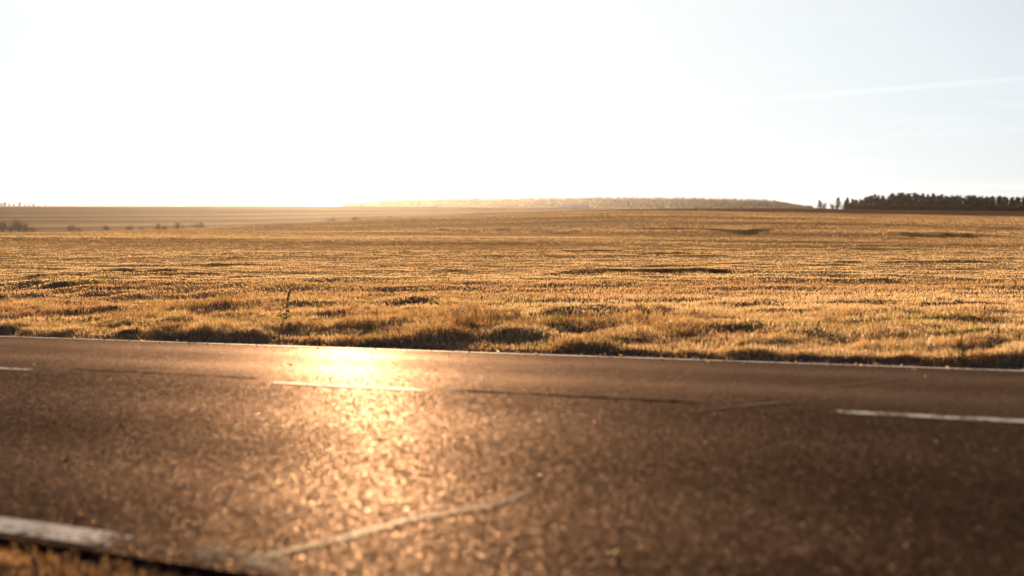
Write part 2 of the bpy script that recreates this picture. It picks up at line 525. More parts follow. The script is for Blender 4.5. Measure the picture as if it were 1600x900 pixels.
g.inputs['Color'].default_value = (1, .71, .53, 1)
m.l(m.ramp(stone.outputs[1], [(.0, (.76, .76, .76)), (.55, (.70, .70, .70)), (.82, (.55, .55, .55)), (.99, (.3, .3, .3))]), g.inputs['Roughness'])
mx = m.n("ShaderNodeMixShader")
lw = m.n("ShaderNodeLayerWeight"); lw.inputs['Blend'].default_value = 0.5
graze = m.math('POWER', lw.outputs['Facing'], 5.0)
polish = m.ramp(stone.outputs[2], [(.0, (.045, .045, .045)), (.7, (.075, .075, .075)), (1, (.12, .12, .12))])
# wheel tracks are worn smoother than the strips between them
acr = m.attr('across')
def track(c, wdt):
    return m.math('SUBTRACT', 1.0, m.math('MULTIPLY', m.math('ABSOLUTE', m.math('SUBTRACT', acr, c)), 1 / wdt), clamp=True)
tracks = m.math('ADD', m.math('ADD', track(-1.2, .7), track(-3.2, .7)), m.math('ADD', track(1.3, .7), track(3.3, .7)), clamp=True)
tracks = m.math('ADD', m.math('MULTIPLY', tracks, .35), m.math('ADD', m.math('MULTIPLY', big.outputs['Fac'], .6), .5))
vor3 = m.n("ShaderNodeTexVoronoi"); m.l(co, vor3.inputs['Vector']); vor3.inputs['Scale'].default_value = 85
glint = m.n("ShaderNodeSeparateColor"); m.l(vor3.outputs['Color'], glint.inputs[0])
gl = m.ramp(glint.outputs[0], [(.955, (0, 0, 0)), (.97, (1, 1, 1))])
fac = m.math('MULTIPLY', m.math('MULTIPLY', polish, graze), tracks)
fac = m.math('ADD', m.math('MULTIPLY', fac, 1.75), m.math('MULTIPLY', gl, .10), clamp=True)
m.l(fac, mx.inputs[0])
m.l(d.outputs[0], mx.inputs[1]); m.l(g.outputs[0], mx.inputs[2])
m.t.nodes.remove(b)
m.l(mx.outputs[0], m.out.inputs['Surface'])
ASPHALT = m.mat
ts = list(np.linspace(-90, 90, 121))
srow = [S_NEAR - .01, S_NEAR] + list(np.linspace(S_NEAR + .05, S_FAR - .05, 21)) + [S_FAR, S_FAR + .01]
me = road_strip("road", srow, ts)
# drop the outer vertices to give the tarmac a real edge
co_ = np.empty(len(me.vertices) * 3, np.float32); me.vertices.foreach_get("co", co_); co_ = co_.reshape(-1, 3)
ns = len(srow)
for e in (0, ns - 1): co_[e::ns, 2] -= 0.09
me.vertices.foreach_set("co", co_.ravel()); me.update()
link("road", me, ASPHALT, kind="structure", label="grey brown asphalt country road crossing the foreground")

def mat_paint(name, col, lo, hi, rough=0.5, scale=22, gloss=.03):
    m = NT(name)
    co = m.coord()
    nz = m.noise(co, scale, 5, .7); nb = m.noise(co, 3.0, 3)
    c = m.ramp(nz.outputs['Fac'], [(.3, tuple(x * .7 for x in col)), (.7, col)])
    d = m.n("ShaderNodeBsdfDiffuse"); m.l(c, d.inputs['Color'])
    g = m.n("ShaderNodeBsdfGlossy"); g.inputs['Roughness'].default_value = rough; g.inputs['Color'].default_value = (1, .92, .82, 1)
    bp = m.n("ShaderNodeBump"); bp.inputs['Strength'].default_value = .5; bp.inputs['Distance'].default_value = .006
    m.l(nz.outputs['Fac'], bp.inputs['Height']); m.l(bp.outputs[0], d.inputs['Normal']); m.l(bp.outputs[0], g.inputs['Normal'])
    b = m.n("ShaderNodeMixShader"); b.inputs[0].default_value = gloss
    m.l(d.outputs[0], b.inputs[1]); m.l(g.outputs[0], b.inputs[2])
    tr = m.n("ShaderNodeBsdfTransparent")
    mx = m.n("ShaderNodeMixShader")
    s_ = m.math('ADD', m.math('MULTIPLY', nz.outputs['Fac'], .6), m.math('MULTIPLY', nb.outputs['Fac'], .4))
    s_ = m.math('ADD', s_, m.math('MULTIPLY', m.math('SUBTRACT', m.attr('fade'), 1.0), .22))
    f = m.ramp(s_, [(lo, (0, 0, 0)), (hi, (1, 1, 1))])
    m.l(f, mx.inputs[0]); m.l(tr.outputs[0], mx.inputs[1]); m.l(b.outputs[0], mx.inputs[2])
    m.l(mx.outputs[0], m.out.inputs['Surface'])
    return m.mat
PAINT = mat_paint("white_road_paint", (.74, .69, .65), .39, .50, gloss=.12, rough=.62)
WORN = mat_paint("worn_road_paint", (.20, .15, .11), .46, .62)
CRACK = mat_paint("pale_crack_filler", (.17, .125, .09), .34, .66, gloss=.05)
TAR = mat_paint("dark_joint_tar", (.014, .010, .008), .38, .55, gloss=.004)

def t_at(px, s):
    """t where the road line at offset s crosses photo column px"""
    a = (px - 800) / F
    return a * (DC + s) / (U[0] - a * U[1])

def line(name, s, w, t0, t1, mat, lift=0.004, label=None, fade=.16):
    n = max(2, int(abs(t1 - t0) / .5))
    n = max(n, 40)
    tl = np.linspace(t0, t1, n)
    me = road_strip(name, [s - w / 2, s, s + w / 2], list(tl), lift)
    fd = np.minimum(1, np.minimum(np.abs(tl - t0), np.abs(tl - t1)) / min(fade, abs(t1 - t0) / 3))
    a = me.attributes.new('fade', 'FLOAT', 'POINT'); a.data.foreach_set("value", np.repeat(fd, 3).astype(np.float32))
    return link(name, me, mat, kind="structure", label=label or "painted line on the road")
line("edge_marking", LW, .13, -60, 60, PAINT, label="thin white edge line along the far side of the road")
tn = t_at(246, -LW)
line("edge_marking", -LW, .22, tn, 60, PAINT, label="white edge line along the near side of the road")
line("edge_marking", -LW, .20, t_at(480, -LW), t_at(255, -LW), WORN, label="worn stretch of the near edge line")
for (a, b, mt) in ((408, 690, PAINT), (1296, 1700, PAINT), (-330, 62, PAINT), (200, 236, WORN), (668, 730, WORN)):
    line("lane_marking", 0.0, .13, t_at(b, 0), t_at(a, 0), mt, label="white centre line dash on the asphalt")
line("road_joint", 0.10, .07, t_at(1120, .1), t_at(690, .1), TAR, 0.003, "dark tar joint along the road centre")
line("road_joint", 0.22, .05, t_at(420, .22), t_at(90, .22), TAR, 0.003, "dark tar joint along the road centre")

def on_road(px, py):
    d = ray(px, py)
    lo, hi = 2.0, 30.0
    for _ in range(60):
        mid_ = (lo + hi) / 2
        p = d / d[1] * mid_
        s, t = road_st(p[0], p[1])
        if CAMZ + p[2] > float(road_z(s, t)): lo = mid_
        else: hi = mid_
    p = d / d[1] * hi
    return road_st(p[0], p[1])
def crack(pts, w, mat, label):
    q = [on_road(*p) for p in pts]
    v = []
    N = 60
    seg = np.linspace(0, len(q) - 1, N)
    S = np.interp(seg, range(len(q)), [a[0] for a in q]); T = np.interp(seg, range(len(q)), [a[1] for a in q])
    P = np.array([road_pt(a, b) for a, b in zip(S, T)])
    tang = np.gradient(P[:, :2], axis=0); nrm = np.stack([-tang[:, 1], tang[:, 0]], 1); nrm /= np.linalg.norm(nrm, axis=1)[:, None]
    ww = w * (0.6 + 0.8 * vnoise(seg * 9, seg * 0, 31)) * np.minimum(1, np.minimum(np.arange(N), N - 1 - np.arange(N)) / 6 + .15)
    out = []
    for sgn in (-1, 1):
        Q = P.copy(); Q[:, :2] += nrm * (sgn * ww / 2)[:, None]
        for k in range(N):
            s_, t_ = road_st(Q[k, 0], Q[k, 1]); Q[k, 2] = float(road_z(s_, t_)) + .005
        out.append(Q)
    vv = np.concatenate(out)
    k = np.arange(N - 1)
    f = np.stack([k, k + 1, N + k + 1, N + k], 1)
    me = make_mesh("road_crack", vv, [f], {'fade': np.ones(len(vv))})
    link("road_crack", me, mat, kind="structure", label=label)
crack([(400, 872), (520, 846), (640, 812), (770, 789), (830, 768)], .07, CRACK, "pale filled crack running diagonally over the near lane")
crack([(1085, 643), (1160, 635), (1245, 628)], .075, CRACK, "pale filled crack by the centre line")
crack([(1265, 609), (1340, 601), (1420, 592)], .06, CRACK, "pale filled crack in the far lane")

# ------------------------------------------------------------------ grass
def blades(name, x, y, h, w, lean, tint, mat, curve=1.0, z=None, **props):
    n = len(x)
    z = ground_z(x, y) - 0.01 if z is None else z
    phi = RNG.uniform(0, 2 * np.pi, n); psi = RNG.uniform(0, 2 * np.pi, n)
    # blades stand broadside to the eye at random
    wx, wy = np.cos(phi) * w / 2, np.sin(phi) * w / 2
    lx, ly = np.cos(psi) * lean * h, np.sin(psi) * lean * h
    up = h * np.sqrt(np.clip(1 - 0.5 * lean ** 2, .3, 1))
    V = np.empty((n, 5, 3), np.float32)
    V[:, 0] = np.stack([x - wx, y - wy, z], 1)
    V[:, 1] = np.stack([x + wx, y + wy, z], 1)
    V[:, 2] = np.stack([x - wx * .8 + lx * .3, y - wy * .8 + ly * .3, z + up * .6], 1)
    V[:, 3] = np.stack([x + wx * .8 + lx * .3, y + wy * .8 + ly * .3, z + up * .6], 1)
    V[:, 4] = np.stack([x + lx, y + ly, z + up], 1)
    b0 = np.arange(n) * 5
    q = np.stack([b0, b0 + 1, b0 + 3, b0 + 2], 1); t3 = np.stack([b0 + 2, b0 + 3, b0 + 4], 1)
    me = make_mesh(name, V.reshape(-1, 3), [q, t3], {'tint': np.repeat(tint, 5)})
    return link(name, me, mat, **props)

STRAW = mat_leaf("dry_grass", [(0, (.12, .075, .028)), (.3, (.37, .205, .083)), (.6, (.61, .380, .175)), (.85, (.74, .52, .29)), (1, (.38, .32, .06))], trans=.5, gloss=.05)
FRINGE = mat_leaf("verge_grass", [(0, (.06, .035, .014)), (.35, (.26, .128, .043)), (.65, (.47, .26, .087)), (.88, (.72, .46, .22)), (1, (.26, .24, .03))], trans=.55, gloss=.07)

N = 1250000
az = RNG.uniform(math.radians(-26), math.radians(26), N)
r = np.exp(RNG.uniform(math.log(11.0), math.log(720), N))
x = r * np.sin(az); y = r * np.cos(az)
s, t = road_st(x, y)
px = 800 + F * np.tan(az)
pl = np.interp(px, [700, 900, 1200, 1600, 1900], [560, 590, 585, 590, 590])
lim = np.where(px > 720, pl, 620)
keep = (s > S_FAR + 0.5) & (y < lim)
x, y, r, px, s = x[keep], y[keep], r[keep], px[keep], s[keep]
patch = fbm(x / 6.0, y / 2.0, 41); fine = fbm(x * 1.6, y * 1.6, 43)
keep = RNG.uniform(0, 1, len(x)) < np.clip(0.35 + 1.3 * (fine - .2), .1, 1) * (1 - .55 * furrow_shade(x, y))
x, y, r, px, s, patch, fine = [a[keep] for a in (x, y, r, px, s, patch, fine)]
n = len(x)
h = (0.04 + 0.05 * fine) * RNG.uniform(.6, 1.3, n) * (1 - .58 * sstep(20, 36, r)) * (1 + 2.0 * sstep(80, 300, r))
w = np.maximum(.006, r * 0.00056) * RNG.uniform(.7, 1.4, n)
long_ = fbm(x / 45.0, y / 9.0, 47)
streak = fbm(x / 7.0, y / 0.8, 49, 2)
tint = np.clip(0.78 + .14 * sstep(120, 150, r) * (1 - sstep(185, 215, r)) + (RNG.uniform(0, 1, n) - .5) * (.45 - .3 * sstep(18, 40, r)) + (patch - .5) * .3 + (streak - .5) * .45 - 0.30 * sstep(.50, .70, long_) - .12 * sstep(215, 260, r) - .34 * sstep(.5, .68, fbm(x / 110.0 + y / 90, y / 26.0, 57, 2)) * sstep(60, 110, r) * (1 - .7 * sstep(125, 150, r) * (1 - sstep(190, 215, r))), 0.02, .93)
tint = np.clip(tint - .42 * furrow_shade(x, y), .02, .95)  # furrow shade put into the blade colour as well
green = (RNG.uniform(0, 1, n) < .25 * sstep(.6, .75, fbm(x / 2.5, y / 1.5, 51)))
tint = np.where(green, 1.0, tint)
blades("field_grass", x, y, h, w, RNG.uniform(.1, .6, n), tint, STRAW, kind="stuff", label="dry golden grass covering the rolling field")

# taller tangled verge beyond the road
def verge(name, n_tuft, s0, s1, t0, t1, hfun, per, mat, side, shift=0.0, **props):
    ss = s0 + (s1 - s0) * RNG.uniform(0, 1, n_tuft) ** 1.5
    tt = RNG.uniform(t0, t1, n_tuft)
    cx = tt * U[0]; cy = DC + tt * U[1] + side * ss
    cl = fbm(cx / 0.9, cy / 0.5, 61); cl2 = fbm(cx / 3.0, cy / 1.2, 63)
    k = RNG.uniform(0, 1, n_tuft) < np.clip((cl - .25) * 2.2 + np.exp(-(ss - s0) / .5) * (cl2 > .42), .05, 1)
    cx, cy, ss, cl, cl2 = cx[k], cy[k], ss[k], cl[k], cl2[k]
    nt = len(cx)
    rad = RNG.uniform(.02, .10, nt)
    X = np.repeat(cx, per) + RNG.normal(0, 1, nt * per) * np.repeat(rad, per)
    Yv = np.repeat(cy, per) + RNG.normal(0, 1, nt * per) * np.repeat(rad, per)
    hh = np.repeat(hfun(ss, cl, cl2), per) * RNG.uniform(.45, 1.15, nt * per)
    base_t = np.clip(.55 + (cl2 - .5) * 1.1 + (cl - .5) * .8 + RNG.normal(0, .16, nt), .02, .9)
    base_t = np.clip(base_t + shift - .55 * furrow_shade(cx, cy), .02, .9)  # tufts tinted darker in bands where furrow shade is painted
    tint = np.clip(np.repeat(base_t, per) + RNG.normal(0, .1, nt * per), .02, .93)
    g = np.repeat((RNG.uniform(0, 1, nt) < .35 * sstep(.55, .7, fbm(cx / 1.2, cy / .8, 67))), per)
    tint = np.where(g, 1.0, tint)
    blades(name, X, Yv, hh, RNG.uniform(.004, .008, nt * per), RNG.uniform(.2, 1.0, nt * per), tint, mat, **props)
verge("verge_grass", 9500, S_FAR + .48, S_FAR + 6.5, -13, 18, lambda s, a, b: (.025 + .27 * a * a) * (1.0 - .35 * np.exp(-(s - S_FAR - .48) / .5)), 26, FRINGE, 1,
      kind="stuff", label="tangled dry verge grass along the far road edge")
verge("verge_grass", 2600, -S_NEAR + .10, -S_NEAR + 1.6, -4, 14, lambda s, a, b: .02 + .07 * a, 22, FRINGE, -1, -.25,
      kind="stuff", label="short rusty grass on the near roadside")

verge("verge_grass", 900, S_FAR + .12, S_FAR + .9, -13, 18, lambda s, a, b: .02 + .06 * a, 14, FRINGE, 1,
      kind="stuff", label="thin grass tufts creeping onto the far road shoulder")

# ------------------------------------------------------------------ verge litter: stones and leaves
def scatter_shoulder(n, s_lo, s_hi, t0, t1):
    ss = np.where(RNG.uniform(0, 1, n) < .8, RNG.normal((s_lo + s_hi) / 2, (s_hi - s_lo) / 3.2, n), RNG.uniform(s_lo - .5, s_hi + .3, n))
    tt = RNG.uniform(t0, t1, n)
    x = tt * U[0]; y = DC + ss + tt * U[1]
    s_, t_ = road_st(x, y)
    z = np.where((s_ < S_FAR) & (s_ > S_NEAR), road_z(s_, t_), ground_z(x, y))
    return x, y, z
n = 6500
x, y, z = scatter_shoulder(n, S_FAR - .05, S_FAR + .55, -13, 17)
rad = .003 + .013 * RNG.uniform(0, 1, n) ** 3
V = np.array([[1, 0, 0], [-1, 0, 0], [0, 1, 0], [0, -1, 0], [0, 0, .8], [0, 0, -.5]], float)
P = V[None] * rad[:, None, None] * RNG.uniform(.6, 1.3, (n, 6, 1))
an = RNG.uniform(0, 6.28, n); ca, sa = np.cos(an)[:, None], np.sin(an)[:, None]
P = np.stack([P[..., 0] * ca - P[..., 1] * sa, P[..., 0] * sa + P[..., 1] * ca, P[..., 2]], -1) + np.stack([x, y, z + rad * .2], 1)[:, None]
T = np.array([[0, 2, 4], [2, 1, 4], [1, 3, 4], [3, 0, 4], [2, 0, 5], [1, 2, 5], [3, 1, 5], [0, 3, 5]])
Ft = (np.arange(n)[:, None, None] * 6 + T[None]).reshape(-1, 3)
link("gravel", make_mesh("gravel", P.reshape(-1, 3), [Ft]), mat_plain("gravel_stone", (.42, .32, .27), .5, 60, .7, .3), kind="stuff", label="loose pale gravel along the far road edge")
LEAFLIT = mat_leaf("fallen_leaf", [(0, (.16, .07, .025)), (.5, (.45, .25, .08)), (1, (.72, .58, .38))], trans=.4, gloss=.015, grough=.6)
n = 1500
x, y, z = scatter_shoulder(n, S_FAR - .1, S_FAR + 1.3, -13, 17)
lv = np.stack([x, y, z + RNG.uniform(.008, .02, n)], 1)
n2 = 45
tt = RNG.uniform(-6, 14, n2); ss = RNG.uniform(-LW, LW, n2)
x2 = tt * U[0]; y2 = DC + ss + tt * U[1]
lv = np.concatenate([lv, np.stack([x2, y2, road_z(ss, tt) + .012], 1)]); n += n2
a_ = RNG.normal(0, 1, (n, 3)); a_[:, 2] *= .35; a_ /= np.linalg.norm(a_, axis=1)[:, None]
b_ = RNG.normal(0, 1, (n, 3)); b_[:, 2] *= .5; b_ -= (b_ * a_).sum(1)[:, None] * a_; b_ /= np.linalg.norm(b_, axis=1)[:, None]
sz = RNG.uniform(.008, .024, n)[:, None]
Q = np.stack([lv - a_ * sz, lv - b_ * sz * .6 + [0, 0, .004], lv + a_ * sz, lv + b_ * sz * .6 + [0, 0, .004]], 1).reshape(-1, 3)
link("fallen_leaves", make_mesh("fallen_leaves", Q, [np.arange(n * 4).reshape(-1, 4)], {'tint': np.repeat(RNG.uniform(0, 1, n), 4)}), LEAFLIT, kind="stuff", label="small fallen leaves on the verge and the asphalt")

# ------------------------------------------------------------------ trees and shrubs
NEEDLE = mat_leaf("needles", [(0, (.020, .014, .009)), (.6, (.042, .031, .017)), (1, (.07, .05, .024))], trans=.25, gloss=.02)
DARKLEAF = mat_leaf("dark_wood_leaves", [(0, (.016, .012, .008)), (.6, (.04, .027, .015)), (1, (.065, .042, .02))], trans=.3, gloss=.015)
AUTUMN = mat_leaf("autumn_leaves", [(0, (.03, .02, .011)), (.5, (.07, .043, .022)), (1, (.12, .07, .03))], trans=.35, gloss=.02)
TWIG = mat_leaf("bare_twigs", [(0, (.06, .045, .035)), (1, (.13, .095, .07))], trans=.1, gloss=.01)
BARK = mat_plain("bark", (.07, .05, .038), .4, 5)

def tube_arrays(pts, radii, sides=6):
    pts = np.asarray(pts, float); n = len(pts)
    V = []; 
    for k in range(n):
        d = pts[min(k + 1, n - 1)] - pts[max(k - 1, 0)]
        d = d / (np.linalg.norm(d) + 1e-9)
        a = np.cross(d, [1, 0.3, 0.1]); a /= np.linalg.norm(a); b = np.cross(d, a)
        for q in range(sides):
            th = 2 * math.pi * q / sides
            V.append(pts[k] + radii[k] * (math.cos(th) * a + math.sin(th) * b))
    Fq = [(k * sides + q, k * sides + (q + 1) % sides, (k + 1) * sides + (q + 1) % sides, (k + 1) * sides + q) for k in range(n - 1) for q in range(sides)]
    return np.array(V), np.array(Fq)

def join_tubes(tubes):
    V = []; Fc = []; o = 0
    for v, f in tubes:
        V.append(v); Fc.append(f + o); o += len(v)
    return np.concatenate(V), np.concatenate(Fc)

def leaf_quads(P, size, rng, flat=0.0):
    n = len(P)
    a = rng.normal(0, 1, (n, 3)); a[:, 2] *= (1 - flat); a /= np.linalg.norm(a, axis=1)[:, None]
    b = rng.normal(0, 1, (n, 3)); b -= (b * a).sum(1)[:, None] * a; b /= np.linalg.norm(b, axis=1)[:, None]
    sz = size * rng.uniform(.5, 1.3, n)[:, None]
    V = np.stack([P - a * sz, P - b * sz * .55, P + a * sz, P + b * sz * .55], 1).reshape(-1, 3)
    return V, np.arange(n * 4).reshape(-1, 4)

def tree_meshes(kind, seed, H):
    """unit tree of height H: (trunk mesh, crown mesh)"""
    rng = np.random.default_rng(seed)
    tubes = []; P = []
    bend = rng.normal(0, .03, 2) * H
    trunk = np.array([[bend[0] * f * f, bend[1] * f * f, H * f] for f in np.linspace(0, .97, 8)])
    if kind == 'conifer':
        tubes.append(tube_arrays(trunk, np.linspace(.022, .003, 8) * H))
        c0 = rng.uniform(.03, .12)
        for k in range(64):
            f = c0 + (1 - c0) * (k / 64) ** .9
            L = H * .27 * (1 - f) ** .6 * rng.uniform(.5, 1.2) + .02 * H
            an = rng.uniform(0, 2 * math.pi)
            base = np.array([bend[0] * f * f, bend[1] * f * f, H * f])
            tip = base + np.array([math.cos(an) * L, math.sin(an) * L, -L * rng.uniform(-.1, .3)])
            tubes.append(tube_arrays([base, tip], [.004 * H, .001 * H], 3))
            m_ = rng.uniform(.15, 1, 16)[:, None]
            P.append(base + (tip - base) * m_ + rng.normal(0, .018 * H, (16, 3)))
        size = .042 * H
    elif kind == 'broadleaf':
        tubes.append(tube_arrays(trunk, np.linspace(.028, .004, 8) * H))
        for k in range(26):
            f = rng.uniform(.06, .95)
            L = H * rng.uniform(.12, .30) * (1.15 - .6 * abs(f - .5))
            an = k * 2.4 + rng.uniform(-.4, .4)
            base = np.array([bend[0] * f * f, bend[1] * f * f, H * f * .9])
            tip = base + np.array([math.cos(an) * L, math.sin(an) * L, L * rng.uniform(.1, .9)])
            tip[2] = min(tip[2], H)
            tubes.append(tube_arrays([base, (base + tip) / 2 + [0, 0, .02 * H], tip], [.010 * H, .006 * H, .002 * H], 4))
            P.append(tip + rng.normal(0, 1, (46, 3)) * np.array([.07, .07, .055]) * H)
        size = .042 * H
    elif kind == 'bare':
        tubes.append(tube_arrays(trunk, np.linspace(.02, .003, 8) * H))
        for k in range(22):
            f = rng.uniform(.2, .95); L = H * rng.uniform(.12, .28) * (1.2 - f)
            an = rng.uniform(0, 6.28); base = np.array([0, 0, H * f]) + np.array([bend[0], bend[1], 0]) * f * f
            tip = base + np.array([math.cos(an) * L, math.sin(an) * L, L * 1.1])
            tubes.append(tube_arrays([base, tip], [.007 * H, .002 * H], 3))
            P.append(tip + rng.normal(0, .04 * H, (9, 3)))
        size = .02 * H
    else:                                                    # shrub: many stems from the ground
        for k in range(9):
            an = rng.uniform(0, 6.28); L = H * rng.uniform(.5, .95)
            tip = np.array([math.cos(an) * H * rng.uniform(.1, .5), math.sin(an) * H * rng.uniform(.1, .5), L])
            tubes.append(tube_arrays([[0, 0, 0], tip * .5 + [0, 0, .06 * H], tip], [.02 * H, .012 * H, .004 * H], 4))
            P.append(tip * .95 + rng.normal(0, 1, (34, 3)) * np.array([.13, .13, .13]) * H)
            P.append(tip * .55 + rng.normal(0, 1, (26, 3)) * np.array([.16, .16, .14]) * H)
        size = .05 * H
    P = np.concatenate(P); P[:, 2] = np.clip(P[:, 2], .03 * H, 1.0 * H)
    tv, tf = join_tubes(tubes)
    lv, lf = leaf_quads(P, size, rng)
    tint = np.repeat(np.clip(rng.uniform(0, 1, len(P)) * .7 + .3 * P[:, 2] / H * rng.uniform(0, 1, len(P)), 0, 1), 4)
    return make_mesh("trunk", tv, [tf], smooth=True), make_mesh("crown", lv, [lf], {'tint': tint})

PROTO = {}
for kind, mat, seeds in (('conifer', NEEDLE, (1, 2, 3, 4)), ('broadleaf', DARKLEAF, (5, 6, 7)), ('bare', TWIG, (8, 9)), ('shrub', AUTUMN, (10, 11, 12))):
    for k, sd in enumerate(seeds):
        tm, cm = tree_meshes(kind, sd, 1.0)
        tm.materials.append(BARK); cm.materials.append(mat)
        PROTO[kind, k] = (tm, cm)

def plant_tree(name, kind, k, px, Y, height, width, label, category, group, sink=0.15, rot=None):
    d = ray(px, 335); x = d[0] / d[1] * Y
    z = float(ground_z(np.array([x]), np.array([Y]))[0])
    root = bpy.data.objects.new(name, None)
    root.empty_display_size = 0.5
    COL.objects.link(root)
    root.location = (x, Y, z - sink)
    root.rotation_euler = (0, 0, random.uniform(0, 6.28) if rot is None else rot)
    root.scale = (width, width, height)
    root['label'] = label; root['category'] = category
    if group: root['group'] = group
    tm, cm = PROTO[kind, k % len([q for q in PROTO if q[0] == kind])]
    link("trunk", tm, None, root); link("crown", cm, None, root)
    return root

def tree_at_top(px, top, Y):
    """height a tree at depth Y needs so that its top stands where the photo shows it"""
    d = ray(px, 335); x = d[0] / d[1] * Y
    return float(at_depth(px, top, Y)[2] - ground_z(np.array([x]), np.array([Y]))[0])

# weeds standing out of the verge and the stubble
WEEDSTEM = mat_plain("weed_stem", (.10, .06, .03), .4, 40)
WEEDLEAF = mat_leaf("weed_leaves", [(0, (.07, .05, .012)), (.5, (.22, .19, .03)), (1, (.32, .26, .04))], trans=.4, gloss=.01)
SEED = mat_leaf("seed_head", [(0, (.05, .025, .012)), (1, (.15, .08, .035))], trans=.2, gloss=.02)
def weed_meshes(seed, leafy, H, heady):
    rng = np.random.default_rng(seed)
    b = rng.normal(0, .06, 2) * H
    pts = np.array([[b[0] * f * f, b[1] * f * f, H * f] for f in np.linspace(0, 1, 7)])
    tubes = [tube_arrays(pts, np.linspace(.011, .004, 7) * (H / .35) ** .5 * .5, 5)]
    for k in range(4 if heady else 6):
        f = rng.uniform(.35, .85); an = rng.uniform(0, 6.28); L = H * rng.uniform(.10, .22)
        p = np.array([b[0] * f * f, b[1] * f * f, H * f]); tip = p + np.array([math.cos(an) * L * .6, math.sin(an) * L * .6, L])
        tubes.append(tube_arrays([p, tip], [.003, .0015], 4))
    tv, tf = join_tubes(tubes)
    out = [("stem", make_mesh("stem", tv, [tf], smooth=True), WEEDSTEM)]
    if leafy:
        V = []; Tn = []
        for k in range(leafy):
            f = (k / leafy) * .62 + .03; an = k * 2.4; L = H * (.34 - .22 * f) * rng.uniform(.7, 1.2); wv = L * .22
            p = np.array([b[0] * f * f, b[1] * f * f, H * f]); d = np.array([math.cos(an), math.sin(an), 0]); sd = np.array([-d[1], d[0], 0])
            m1 = p + d * L * .5 + [0, 0, L * .28]; e = p + d * L + [0, 0, L * rng.uniform(-.1, .3)]
            V += [p, m1 - sd * wv, e, m1 + sd * wv]; Tn += [rng.uniform(0, 1)] * 4
        out.append(("foliage", make_mesh("foliage", V, [np.arange(len(V)).reshape(-1, 4)], {'tint': Tn}), WEEDLEAF))
    if heady:
        n = 150
        f = rng.uniform(.72, 1.04, n)
        P = np.stack([b[0] * f * f, b[1] * f * f, H * f], 1) + rng.normal(0, 1, (n, 3)) * np.array([.022, .022, .01]) * H
        lv, lf = leaf_quads(P, .022 * H, rng)
        out.append(("seed_head", make_mesh("seed_head", lv, [lf], {'tint': np.repeat(rng.uniform(0, 1, n), 4)}), SEED))
    return out
def put_weed(name, parts, x, y, label, group=None, scale=1.0, rz=0.0):
    root = bpy.data.objects.new(name, None); root.empty_display_size = .1; COL.objects.link(root)
    root.location = (x, y, float(ground_z(np.array([x]), np.array([y]))[0]) - .01)
    root.scale = (scale,) * 3; root.rotation_euler = (0, 0, rz)
    root['label'] = label; root['category'] = "weed"
    if group: root['group'] = group
    for nm, me, mt in parts: link(nm, me, mt, root)
    return root
p = march(447, 505)
put_weed("weed_plant", weed_meshes(201, 22, .31, True), p[0], p[1], "tall leafy weed with a dark seed spike standing left of centre in the verge", scale=1.15 * (505 - 463) / F * p[1] / .31)
p = march(1583, 476)
put_weed("dry_weed", weed_meshes(202, 0, .5, False), p[0], p[1], "thin tall dark stalk at the right edge rising above the stubble", scale=(476 - 424) / F * p[1] / .5)
p = march(1503, 566)
put_weed("weed_clump", weed_meshes(203, 30, .26, True), p[0], p[1], "dark bushy weed at the road edge on the right", scale=.8)
wk = [weed_meshes(210 + k, (0, 8, 0, 12)[k], .26, k != 2) for k in range(4)]
spots = [(60, 498), (143, 505), (232, 492), (318, 503), (372, 512), (530, 500), (590, 512), (655, 497), (745, 512), (868, 462), (905, 520), (1012, 515), (1085, 505), (1165, 528), (1222, 505), (1278, 530), (1345, 520), (1398, 500), (1430, 470), (1462, 533), (1537, 510), (1560, 545)]
for k, (px, py) in enumerate(spots):
    p = march(px, py)
    put_weed("dry_weed", wk[k % 4], p[0], p[1], "small dry brown weed poking out of the verge grass", "small dry weeds in the verge", random.uniform(.55, .95), random.uniform(0, 6.28))

# dark wood on the right skyline, its outlying trees first
RW = "trees of the dark wood on the right skyline"
outl = [
    (1281, 312, 'conifer', 1.5, "leftmost outlying pine of the right skyline wood, slim and dark"),
    (1288, 316, 'shrub', 1.0, "low bushy tree beside the leftmost outlying pine on the skyline"),
    (1301, 316, 'shrub', 1.1, "low dark tree in the gap left of the tall slim pine on the skyline"),
    (1310, 308.5, 'conifer', 1.3, "tall slim pine standing clear just left of the skyline wood"),
    (1322, 310, 'conifer', 1.4, "pine at the very left edge of the skyline wood"),
]
for k, (px, top, kind, wf, lab) in enumerate(outl):
    Y = 960
    H = tree_at_top(px, top, Y)
    plant_tree("skyline_tree", kind, k, px, Y, H, H * wf, lab, "tree", RW)
prof_x = [1328, 1350, 1367, 1382, 1400, 1412, 1437, 1447, 1460, 1475, 1487, 1505, 1520, 1562, 1580, 1600, 1650, 1720]
prof_y = [310, 310, 305, 306, 303, 303, 303, 306, 304, 306, 304, 308, 307, 308, 309.5, 309, 310, 311]
for k in range(150):
    px = 1326 + k * 2.2 + random.uniform(-3, 3)
    Y = (930, 990, 1060)[k % 3] + random.uniform(-15, 15)
    H = tree_at_top(px, np.interp(px, prof_x, prof_y) + random.choice([-2, -.8, 0, 1.2, 2.5, 4.5]), Y)
    kind = 'conifer' if random.random() < .82 else 'broadleaf'
    if px < 1400: lab = "dark tree crowded into the left end of the right skyline wood"
    elif px < 1500: lab = "dark tree in the tallest middle stretch of the right skyline wood"
    else: lab = "dark tree in the lower right stretch of the skyline wood"
    plant_tree("skyline_tree", kind, k, px, Y, H, H * (random.uniform(.8, 1.15) if kind == 'conifer' else random.uniform(1.0, 1.6)), lab, "tree", RW)

